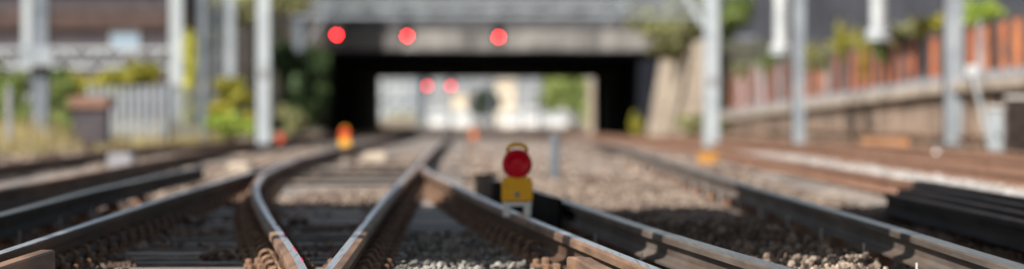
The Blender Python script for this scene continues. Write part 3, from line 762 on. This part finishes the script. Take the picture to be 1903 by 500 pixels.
block('apartment_block','pale grey block of flats filling the far background through tunnel',600,1300,40,520,M['grey_flats'],win=(1.8,1.5,3.4,3.0),wm=M['grey_flats_dark'],roof=M['slate'])
block('apartment_block','blue grey panelled building at left beyond the tunnel',690,782,92,378,M['grey_flats_dark'],win=(1.0,2.2,1.7,2.8),wm=M['galv_pale'],roof=M['slate'])
block('apartment_block','small cream house left of the dark round tree beyond tunnel',836,876,184,420,M['cream'],8,win=(.9,1.0,1.6,2),wm=M['grey_flats_dark'],roof=M['cream'])
block('apartment_block','taller cream house right of the dark round tree beyond tunnel',922,957,156,430,M['cream'],8,win=(.8,1.0,1.8,2.2),wm=M['grey_flats_dark'],roof=M['cream'])
d = 290; xa = X(1092,d)
t = thing('garden_wall','pale beige wall at right just beyond the tunnel','wall',(xa+1,d,zg(d)))
b = MB(); b.box(xa,xa+3,d,d+.4,-1.2,Z(150,d)); b.build('wall', M['concrete_tan'], t)
b = MB(); b.box(xa-.1,xa+3.1,d-.08,d+.48,Z(150,d)+.002,Z(146,d)); b.build('coping', M['concrete_pale'], t)
d = 284; xa = X(700,d)
t = thing('garden_wall','low pale wall at left just beyond the tunnel','wall',(xa,d,zg(d)))
b = MB(); b.box(X(690,d),X(775,d),d,d+.4,-1.2,Z(222,d)); b.build('wall', M['concrete_tan'], t)
b = MB(); b.box(X(690,d)-.1,X(775,d)+.1,d-.08,d+.48,Z(222,d)+.002,Z(219,d)); b.build('coping', M['concrete_pale'], t)
def van(px, d, w, h, label):
    x = X(px,d); z = zg(d)+.02; t = thing('parked_van', label, 'van', (x,d,z), 'white vans beyond the tunnel')
    z += .0
    pr = [(-w/2,.35),(-w/2,h*.55),(-w*.40,h*.96),(-w*.34,h),(w*.34,h),(w*.40,h*.96),(w/2,h*.55),(w/2,.35)]
    vs = [(x+u,d,z+v) for u,v in pr]+[(x+u,d+4.2,z+v) for u,v in pr]; n = 8
    b = MB(); b.add(vs,[tuple(range(n)),tuple(reversed(range(n,2*n)))]+[(i,i+n,(i+1)%n+n,(i+1)%n) for i in range(n)]); b.build('body', M['white_paint'], t)
    b = MB(); b.add([(x-w*.40,d-.012,z+h*.58),(x+w*.40,d-.012,z+h*.58),(x+w*.34,d-.012,z+h*.9),(x-w*.34,d-.012,z+h*.9)],[(0,1,2,3)]); b.build('windscreen', M['galv'], t)
    for s in (-1,1):
        b = MB(); b.lathe((x+s*w*.4,d+.8,z+.33),(s,0,0),[(.33,-.1),(.33,.1)],16); b.build('wheel', M['black'], t)
        b = MB(); b.lathe((x+s*w*.36,d-.01,z+h*.42),(0,-1,0),[(.1,0),(.09,.03)],10); b.build('headlight', M['glass'], t)
for px, d, w, h, lab in ((812,345,2.0,1.9,'white van, leftmost of those beyond the tunnel'),(856,352,2.0,2.1,'white van below the small cream house'),(948,350,2.0,1.9,'white van below the taller cream house'),(992,338,2.1,2.2,'white van just right of the taller cream house'),(1036,345,2.0,2.0,'white van in front of the bright green tree')):
    van(px, d, w, h, lab)
for px, d, w, lab in ((722,312,.30,'thin mast, leftmost of those seen through the tunnel'),(772,330,.28,'thin mast left of the two dim red signals'),(872,360,.30,'thin mast left of the dark round tree beyond tunnel'),(915,322,.26,'thin mast right of the dark round tree beyond tunnel'),(1004,318,.30,'thin mast left of the pale green tree beyond tunnel')):
    mast(lab, px, d, w, ztop=8.5, m='galv_dark')
d = 316; xa, xb = X(722,d), X(1004,d)
t = thing('portal_beam', 'thin overhead beam linking the masts beyond the tunnel', 'beam', ((xa+xb)/2,d,3.6))
b = MB(); b.box(xa,xb,d-.12,d+.12,3.62,3.72); b.box(xa,xb,d-.12,d+.12,4.1,4.2); b.build('chord', M['galv_dark'], t)
xx = xa; k = 0
while xx < xb-.6:
    b = MB(); b.bar((xx,d,3.72 if k%2 else 4.1),(xx+.6,d,4.1 if k%2 else 3.72),.05); b.build('lacing_bar', M['galv_dark'], t); xx += .6; k += 1
# ------------------------------------------------------------------ right side: wing wall, ramp, brick wall, dark building
t = thing('wing_wall','tan concrete wing wall sloping beside the tunnel mouth','wall',(8.6,180,-.5))
P0, P1 = Vector((XR+.35,191.2,0)), Vector((9.75,172,0)); nrow = 7
zbot, ztop0, ztop1 = -.75, Z(92,191), Z(72,172)
for r in range(nrow):
    f0, f1 = r/nrow, (r+1)/nrow-.012
    b = MB(); vs = []
    for f in (f0, f1):
        for P, zt_, lean in ((P0, ztop0, .9), (P1, ztop1, .0)):
            zz = zbot + (zt_-zbot)*f
            vs.append((P.x + lean*f, P.y, zz)); 
    th = Vector((.45,.25,0))
    v2 = [Vector(v)+th for v in vs]
    allv = [vs[0],vs[1],vs[3],vs[2]]+[tuple(v2[0]),tuple(v2[1]),tuple(v2[3]),tuple(v2[2])]
    b.add(allv,[(0,1,2,3),(7,6,5,4),(0,4,5,1),(1,5,6,2),(2,6,7,3),(3,7,4,0)]); b.build('wall_course', M['concrete_tan'], t)
b = MB(); b.box(9.8,10.3,171.6,192,-.7,Z(70,172)); b.build('end_pier', M['concrete_tan'], t)
g = MB(); g.box(8.9,60,193,275,-1,4.7); g.box(10.4,60,172.5,193,-1,4.5); tag(g.build('embankment', mat('dark_soil', (.05,.05,.04), (.10,.10,.07), .95, scale=1.5), None), kind='structure')
# ramp with ledge
def ramp(label):
    t = thing('loading_ramp', label, 'ramp', (9.2,60,0)); XW = 9.2
    pts = [(50,1.66),(60,1.64),(73,1.59),(90,1.43),(130,1.06),(160,.8)]
    def zl(y): return float(np.interp(y,[p[0] for p in pts],[p[1] for p in pts]))
    y = 50.0; k = 0
    while y < 158:
        L = 2.4; a, c = zl(y), zl(y+L)
        def quadbox(x0,x1,za0,zb0,za1,zb1,gap,name,m):
            b = MB(); e = y+L-gap
            b.add([(x0,y,za0),(x1,y,za0),(x1,e,za1),(x0,e,za1),(x0,y,zb0),(x1,y,zb0),(x1,e,zb1),(x0,e,zb1)],[(0,3,2,1),(4,5,6,7),(0,1,5,4),(1,2,6,5),(2,3,7,6),(3,0,4,7)]); b.build(name,m,t)
        quadbox(XW-.05,9.85,a-.19,a,c-.19,c,.04,'coping_slab',M['coping'])
        quadbox(XW-.18,9.85,a-.38,a-.193,c-.38,c-.193,.03,'edge_beam',M['concrete_tan'])
        quadbox(XW+.14,9.85,-.6,a-.383,-.6,c-.383,0,'wall_panel',M['render_wall'])
        b = MB(); b.box(XW-.02,XW+.139,y+.1,y+.38,-.6,a-.375); b.build('buttress',M['render_wall'],t)
        b = MB(); b.box(XW-.02,XW+.139,y+1.3,y+1.58,-.6,c-.375); b.build('buttress',M['render_wall'],t)
        y += L; k += 1
    ramp_pipes(t)
def ramp_pipes(t):
    for z0, rr, m in ((.34,.045,'rust_tan'),):
        b = MB(); b.tube([(9.17-rr,y,z0-.0035*max(0,y-60)*.6+.02*math.sin(y*.5)) for y in np.arange(50,150,4.0)], rr, 8); b.build('pipe', M[m], t)
ramp('long ramp with grey ledge and tan edge below the orange brick wall')
t = thing('brick_wall','orange brick wall with blue grey piers along the right side','wall',(10,60,0))
y = 48.0
while y < 156:
    L = 2.0 + random.uniform(-.3,.5); zt_ = 2.62+random.uniform(-.06,.06)
    b = MB(); b.box(9.95,10.3,y+.2,y+L-.2,.0,zt_); b.build('brick_panel', M['pier_brick'] if random.random() < .07 else M['orange_brick'], t)
    b = MB(); b.box(9.86,10.32,y-.2,y+.2-.004,.0,zt_+.08); b.build('brick_pier', M['coping'] if random.random() < .08 else M['pier_brick'], t)
    b = MB(); b.box(9.92,10.34,y+.2,y+L-.2,zt_+.002,zt_+.09); b.build('coping', M['pier_brick'], t); y += L
d = 205; xa, xb = X(1300,d), X(2600,d)
t = thing('dark_building','dark shaded building above the brick wall at right','building',((xa+xb)/2,d,0))
b = MB(); b.box(xa,xb,d,d+20,-1,15); b.build('wall', M['slate'], t)  # sunward face, its shade painted in by the dark colour
for k in range(14):
    xx = xa+1.2+k*2.8; b = MB(); b.box(xx,xx+.14,d-.1,d-.002,4,15); b.build('cladding_rib', M['girder_dark'], t)
b = MB(); b.box(xa-.3,xb+.3,d-.3,d+20.3,15.003,15.5); b.build('roof', M['girder_dark'], t)
t = thing('grey_building','blue grey rendered gable between wing wall and dark building','building',(X(1365,196),196,4.5))
b = MB(); b.box(X(1335,196),X(1405,196),196,203,4,Z(62,196)); b.build('wall', mat('blue_grey_render',(.15,.155,.19),(.21,.215,.25),.85,scale=.6), t)
b = MB(); b.box(X(1335,196)-.1,X(1405,196)+.1,195.9,203.1,Z(62,196)+.002,Z(58,196)); b.build('roof', M['slate'], t)
# lineside equipment at the far right
d = 60
def cabinet(px0, px1, py0, d, m, label):
    xa, xb = X(px0,d), X(px1,d); zt_ = Z(py0,d); zb = gz((xa+xb)/2,d)-.08
    t = thing('equipment_cabinet', label, 'cabinet', ((xa+xb)/2,d,zb), 'lineside cabinets')
    b = MB(); b.box(xa,xb,d-.2,d+.2,zb,zt_-.05,b=.01); b.build('case', M[m], t)
    b = MB(); b.box(xa-.02,xb+.02,d-.24,d+.22,zt_-.048,zt_,b=.01); b.build('lid', M['concrete_pale'], t)
    b = MB(); b.box((xa+xb)/2-.012,(xa+xb)/2+.012,d-.225,d-.201,(zb+zt_)/2-.05,(zb+zt_)/2+.05); b.build('handle', M['black'], t)
cabinet(1838,1862,196,58,'galv_pale','narrow pale cabinet at right edge beside the dark one')
cabinet(1872,1930,178,57,'dark_steel','dark cabinet with pale lid cut by the right edge')
t = thing('signpost','leaning white post with round head beside the right mast','post',(X(1808,64),64,.1))
b = MB(); b.bar((X(1808,64),64,Z(140,64)),(X(1842,64),64,.1),.07); b.build('brace', M['galv_pale'], t)
b = MB(); b.bar((X(1806,64),64,Z(140,64)),(X(1802,64),64,.1),.06); b.build('post', M['rust'], t)
b = MB(); b.lathe((X(1807,64),64.05,Z(132,64)),(0,-1,0),[(.12,0),(.12,.04),(.1,.05)],20); b.build('disc', M['porcelain'], t)
def sack(px, d, s, label):
    x = X(px,d); z = gz(x,d)-.06; b = MB(); b.lathe((x,d,z),(0,0,1),[(.8*s,0),(1.0*s,.25*s),(.95*s,.7*s),(.6*s,1.15*s),(.25*s,1.35*s)],14)
    b.v = [(v[0]+.12*s*noise.noise((v[0]*9,v[1]*9,v[2]*9)), v[1], v[2]+.12*s*noise.noise((v[0]*7,v[1]*7,v[2]*7+3))) for v in b.v]
    tag(b.build('white_sack', M['white_paint'], None, True), label, 'sack', 'white sacks')
sack(1744,63,.135,'larger white sack at the foot of the right mast'); sack(1799,63,.10,'smaller white sack right of the mast foot')
t = thing('cable_trough','orange brown trough at the foot of the ramp wall','trough',(8.9,84,.1))
for k in range(4):
    y = 78+k*2.1; b = MB(); b.box(8.82,9.1,y,y+2.05,gz(8.9,y)-.1,gz(8.9,y)+.14,b=.02); b.build('trough_unit', mat('tan_rust_%d'%k,(.42,.20,.09),(.52,.27,.13),.8), t)

# ------------------------------------------------------------------ plants
def leaves(mb, c, r, n, s):
    """leaves gathered in uneven clumps, a few sprigs reaching past the outline"""
    c = Vector(c); r = Vector(r); nb = 14
    cl = []
    for k in range(nb):
        q = Vector(rng.normal(size=3)).normalized()*rng.uniform(.25,1.0); cl.append((q, rng.uniform(.22,.48)))
    for i in range(n):
        q, rad = cl[rng.integers(0,nb)]
        o = Vector(rng.normal(size=3)); o = o.normalized()*rng.random()**.4
        if rng.random() < .06: o = o*1.9
        p = q + o*rad
        nr = (o*1.0 + q*.5 + Vector(rng.normal(size=3))*.45 + Vector((0,0,.35))).normalized()
        a = nr.orthogonal().normalized(); a = Matrix.Rotation(rng.uniform(0,6.28),3,nr) @ a; b = nr.cross(a)
        w = Vector((c.x+p.x*r.x, c.y+p.y*r.y, c.z+p.z*r.z)); a = a*s*rng.uniform(.5,1.2); b = b*s*rng.uniform(.3,.6)
        mb.add([w-a, w+b, w+a, w-b], [(0,1,2,3)])
def weed(label, x, y, z, spread, h, m, ns, s):
    """upright weed: arching stems with leaves along them"""
    t = thing('wall_weed', label, 'weed', (x,y,z), 'weeds on the brick wall'); st = MB(); lf = MB()
    for k in range(ns):
        hh = h*random.uniform(.45,1.0); dx = random.gauss(0,.5)*spread; dy = random.gauss(0,.5)*min(spread,.4); x0 = x+random.uniform(-.5,.5)*spread
        pts = [(x0+dx*u*u, y+dy*u*u, z+hh*(u-.18*u*u*abs(dx)/max(spread,.01))) for u in (0,.35,.7,1)]
        st.tube(pts, [.012,.010,.007,.003], 4)
        for i in range(int(26*hh/h)+8):
            u = random.uniform(.12,1.0)**.8; p = Vector((x0+dx*u*u, y+dy*u*u, z+hh*(u-.18*u*u*abs(dx)/max(spread,.01))))
            nr = Vector((random.gauss(-.2,.6),random.gauss(-.4,.6),random.gauss(.4,.5))).normalized(); a = nr.orthogonal().normalized(); a = Matrix.Rotation(random.uniform(0,6.28),3,nr) @ a; b = nr.cross(a)
            L = s*random.uniform(.6,1.3)*(1.2-.6*u); p = p + a*L*.8
            lf.add([p-a*L, p+b*L*.4, p+a*L, p-b*L*.4], [(0,1,2,3)])
    lf.build('foliage', M[m], t); st.build('stem', M['bark'], t)
def bush(name, label, cat, blobs, m, n, s, stem_from=None, group='shrubs and trees'):
    """blobs: (x, y, z, rx, ry, rz)"""
    x = np.mean([q[0] for q in blobs]); y = np.mean([q[1] for q in blobs]); zb = stem_from if stem_from is not None else gz(x,y)-.05
    t = thing(name, label, cat, (x,y,zb), group)
    b = MB(); tot = sum(q[3]*q[5] for q in blobs)
    for q in blobs: leaves(b, q[:3], q[3:], int(2.4*n*q[3]*q[5]/tot), s*1.35)
    b.build('crown' if 'tree' in name else 'foliage', m, t)
    b = MB(); w = max(q[3] for q in blobs)
    for q in blobs:
        p0 = Vector((x+random.uniform(-.1,.1)*w, y, zb)); p2 = Vector(q[:3])+Vector((0,0,q[5]*.3)); p1 = (p0+p2)/2+Vector((random.uniform(-.1,.1)*w,0,0))
        rr = .03+.03*w; b.tube([p0,p1,p2],[rr,rr*.7,rr*.25],6)
    b.build('trunk' if 'tree' in name else 'stem', M['bark'], t)
    return t
def blob(px, py, d, rpx, rpy, depth=None):
    k = d/F; return (X(px,d), d, Z(py,d), rpx*k, depth or max(rpx,rpy)*k*.7, rpy*k)
bush('green_shrub','green leafy shrub at far left edge behind the fence post','shrub',[blob(15,170,80,45,50),blob(40,215,79,40,40),blob(0,230,80,30,30)],M['leaf_green'],1800,.07)
bush('green_shrub','green shrub between bracket mast and brick pier','shrub',[blob(115,190,77,32,45),blob(125,235,72,28,28),blob(100,150,80,30,30)],M['leaf_green'],1600,.07)
bush('yellow_shrub','yellow flowered shrub above the palisade fence','shrub',[blob(250,150,86,55,28),blob(190,165,88,45,28),blob(145,160,88,25,25),blob(275,138,86,30,24)],M['leaf_yellow'],2200,.08)
bush('yellow_shrub','tall narrow yellow green shrub between two left masts','shrub',[blob(354,115,104,13,48),blob(354,175,104,15,50),blob(352,225,104,17,32)],M['leaf_gold'],1800,.1)
bush('green_shrub','yellow green rounded bush left of the nearest left mast','shrub',[blob(435,185,105,36,34),blob(410,215,104,28,32),blob(455,225,103,26,26),blob(425,160,106,25,20)],M['leaf_yellow'],2200,.1)
bush('green_shrub','low green bush at the foot of the lattice mast','shrub',[blob(415,230,98,38,18),blob(450,238,98,30,14)],M['leaf_bright'],1000,.08)
bush('dark_ivy','dark green ivy mass climbing the wall left of the tunnel','ivy',[blob(560,160,173,44,60),blob(545,215,173,38,34),blob(585,120,173,25,40),blob(530,120,173,30,40),blob(575,205,173,30,40)],M['leaf_dark'],5200,.2)
bush('green_shrub','small sunlit shrub right of the nearest left mast','shrub',[blob(545,225,120,20,22),blob(525,210,121,12,14)],M['leaf_olive'],700,.1)
bush('leafy_tree','olive green tree overhanging top left of tunnel wall','tree',[blob(450,20,170,40,30),blob(400,35,170,30,40),blob(530,5,172,40,25),blob(360,30,168,30,50)],M['leaf_olive'],3200,.2)
bush('leafy_tree','olive green tree hanging over the wing wall top','tree',[blob(1215,30,181,48,36),blob(1265,40,180,45,45),blob(1245,85,178,34,25),blob(1300,15,178,35,40)],M['leaf_olive'],5200,.2,4.4)
bush('green_shrub','green shrub on the bank behind the wing wall mast','shrub',[blob(1370,25,180,34,40),blob(1352,80,178,24,25)],M['leaf_green'],2200,.18,4.4)
bush('green_shrub','small yellow green weed at the foot of the wing wall','shrub',[blob(1182,228,186,12,22),blob(1188,240,185,10,12)],M['leaf_yellow'],900,.13)
bush('green_shrub','green weeds between wing wall and pale mast','shrub',[blob(1282,238,150,28,22),blob(1300,225,150,16,20),blob(1340,235,140,18,20)],M['leaf_olive'],1500,.12)
for px,py,rx,ry,m,lab in ((1395,128,30,18,'leaf_olive','low olive weeds along the far top of the brick wall'),(1440,115,28,24,'leaf_green','green weeds on brick wall below left balance weight'),(1515,105,24,30,'leaf_yellow','yellow green weeds on brick wall right of the slim mast'),(1580,75,24,42,'leaf_yellow','tall yellow green weed on top of the brick wall'),(1620,105,14,50,'leaf_yellow','yellow weed trailing down the brick wall below right weight'),(1690,60,34,22,'leaf_olive','olive weed tuft on brick wall left of the right mast'),(1830,15,50,16,'leaf_bright','bright green weeds on brick wall top at right edge'),(1545,110,30,24,'leaf_olive','olive weeds on brick wall between slim mast and tall weed'),(1655,90,24,20,'leaf_green','green weeds on brick wall just right of right weight'),(1735,50,26,24,'leaf_yellow','yellow green weeds on brick wall touching the right mast')):
    xw = 10.05; d = F*xw/(px-CX); zb = max(1.6, min(Z(py+ry,d), 2.66)); weed(lab, xw-(.12 if zb < 2.6 else 0), d, zb, rx*d/F*1.1, max(.5, Z(py-ry,d)-zb), m, 24, .11)
bush('leafy_tree','bright green tree at right seen through the tunnel','tree',[blob(1050,160,330,44,30),blob(1022,185,331,24,20),blob(1085,150,329,30,26),blob(1070,195,330,34,26),blob(1094,205,328,16,26)],M['leaf_pale'],3500,.3)
bush('leafy_tree','dark rounded tree between the two cream houses','tree',[blob(899,196,400,24,22),blob(902,178,400,18,14)],M['leaf_grey'],1600,.35)
bush('green_shrub','green shrubs at left ground level beyond the tunnel','shrub',[blob(750,222,310,34,14),blob(725,232,309,26,10)],M['leaf_olive'],900,.25)
# dry grass on the left verge: uncountable
b = MB()
for k in range(5200):
    y = random.uniform(56,110); x = left_edge(y)-.5-random.random()**1.4*6.5
    if x < -.165*y: continue
    h = random.uniform(.15,.55)*(1.3 if random.random()<.15 else 1); z = gz(x,y)-.08
    a = random.uniform(0,6.28); l = random.uniform(.0,.25)*h; w = .018
    dx, dy = math.cos(a), math.sin(a)
    b.add([(x-dy*w,y+dx*w,z),(x+dy*w,y-dx*w,z),(x+dx*l,y+dy*l,z+h)],[(0,1,2)])
o = b.build('dry_grass', M['straw'], None); tag(o,'straw coloured dry grass along the left verge','grass',kind='stuff')

# ------------------------------------------------------------------ road bridge overhead (above the frame): its deck shades the near rails
off = SUN * (6.2/SUN.z)
y0, y1 = 17.6 + off.y, 28.0 + off.y
b = MB(); b.box(-40,30,y0,y1,6.2,7.4); b.box(-40,30,y0-.95,y0-.72,6.25,6.48)
for x in range(-38,30,6): b.box(x,x+.12,y0-.95,y0,6.0,6.2)
b.box(-36,-30,y0+.5,y1-.5,-.5,6.2); b.box(24,29,y0+.5,y1-.5,-.5,6.2)
o = b.build('overhead_bridge', M['concrete'], None); tag(o, kind='structure')
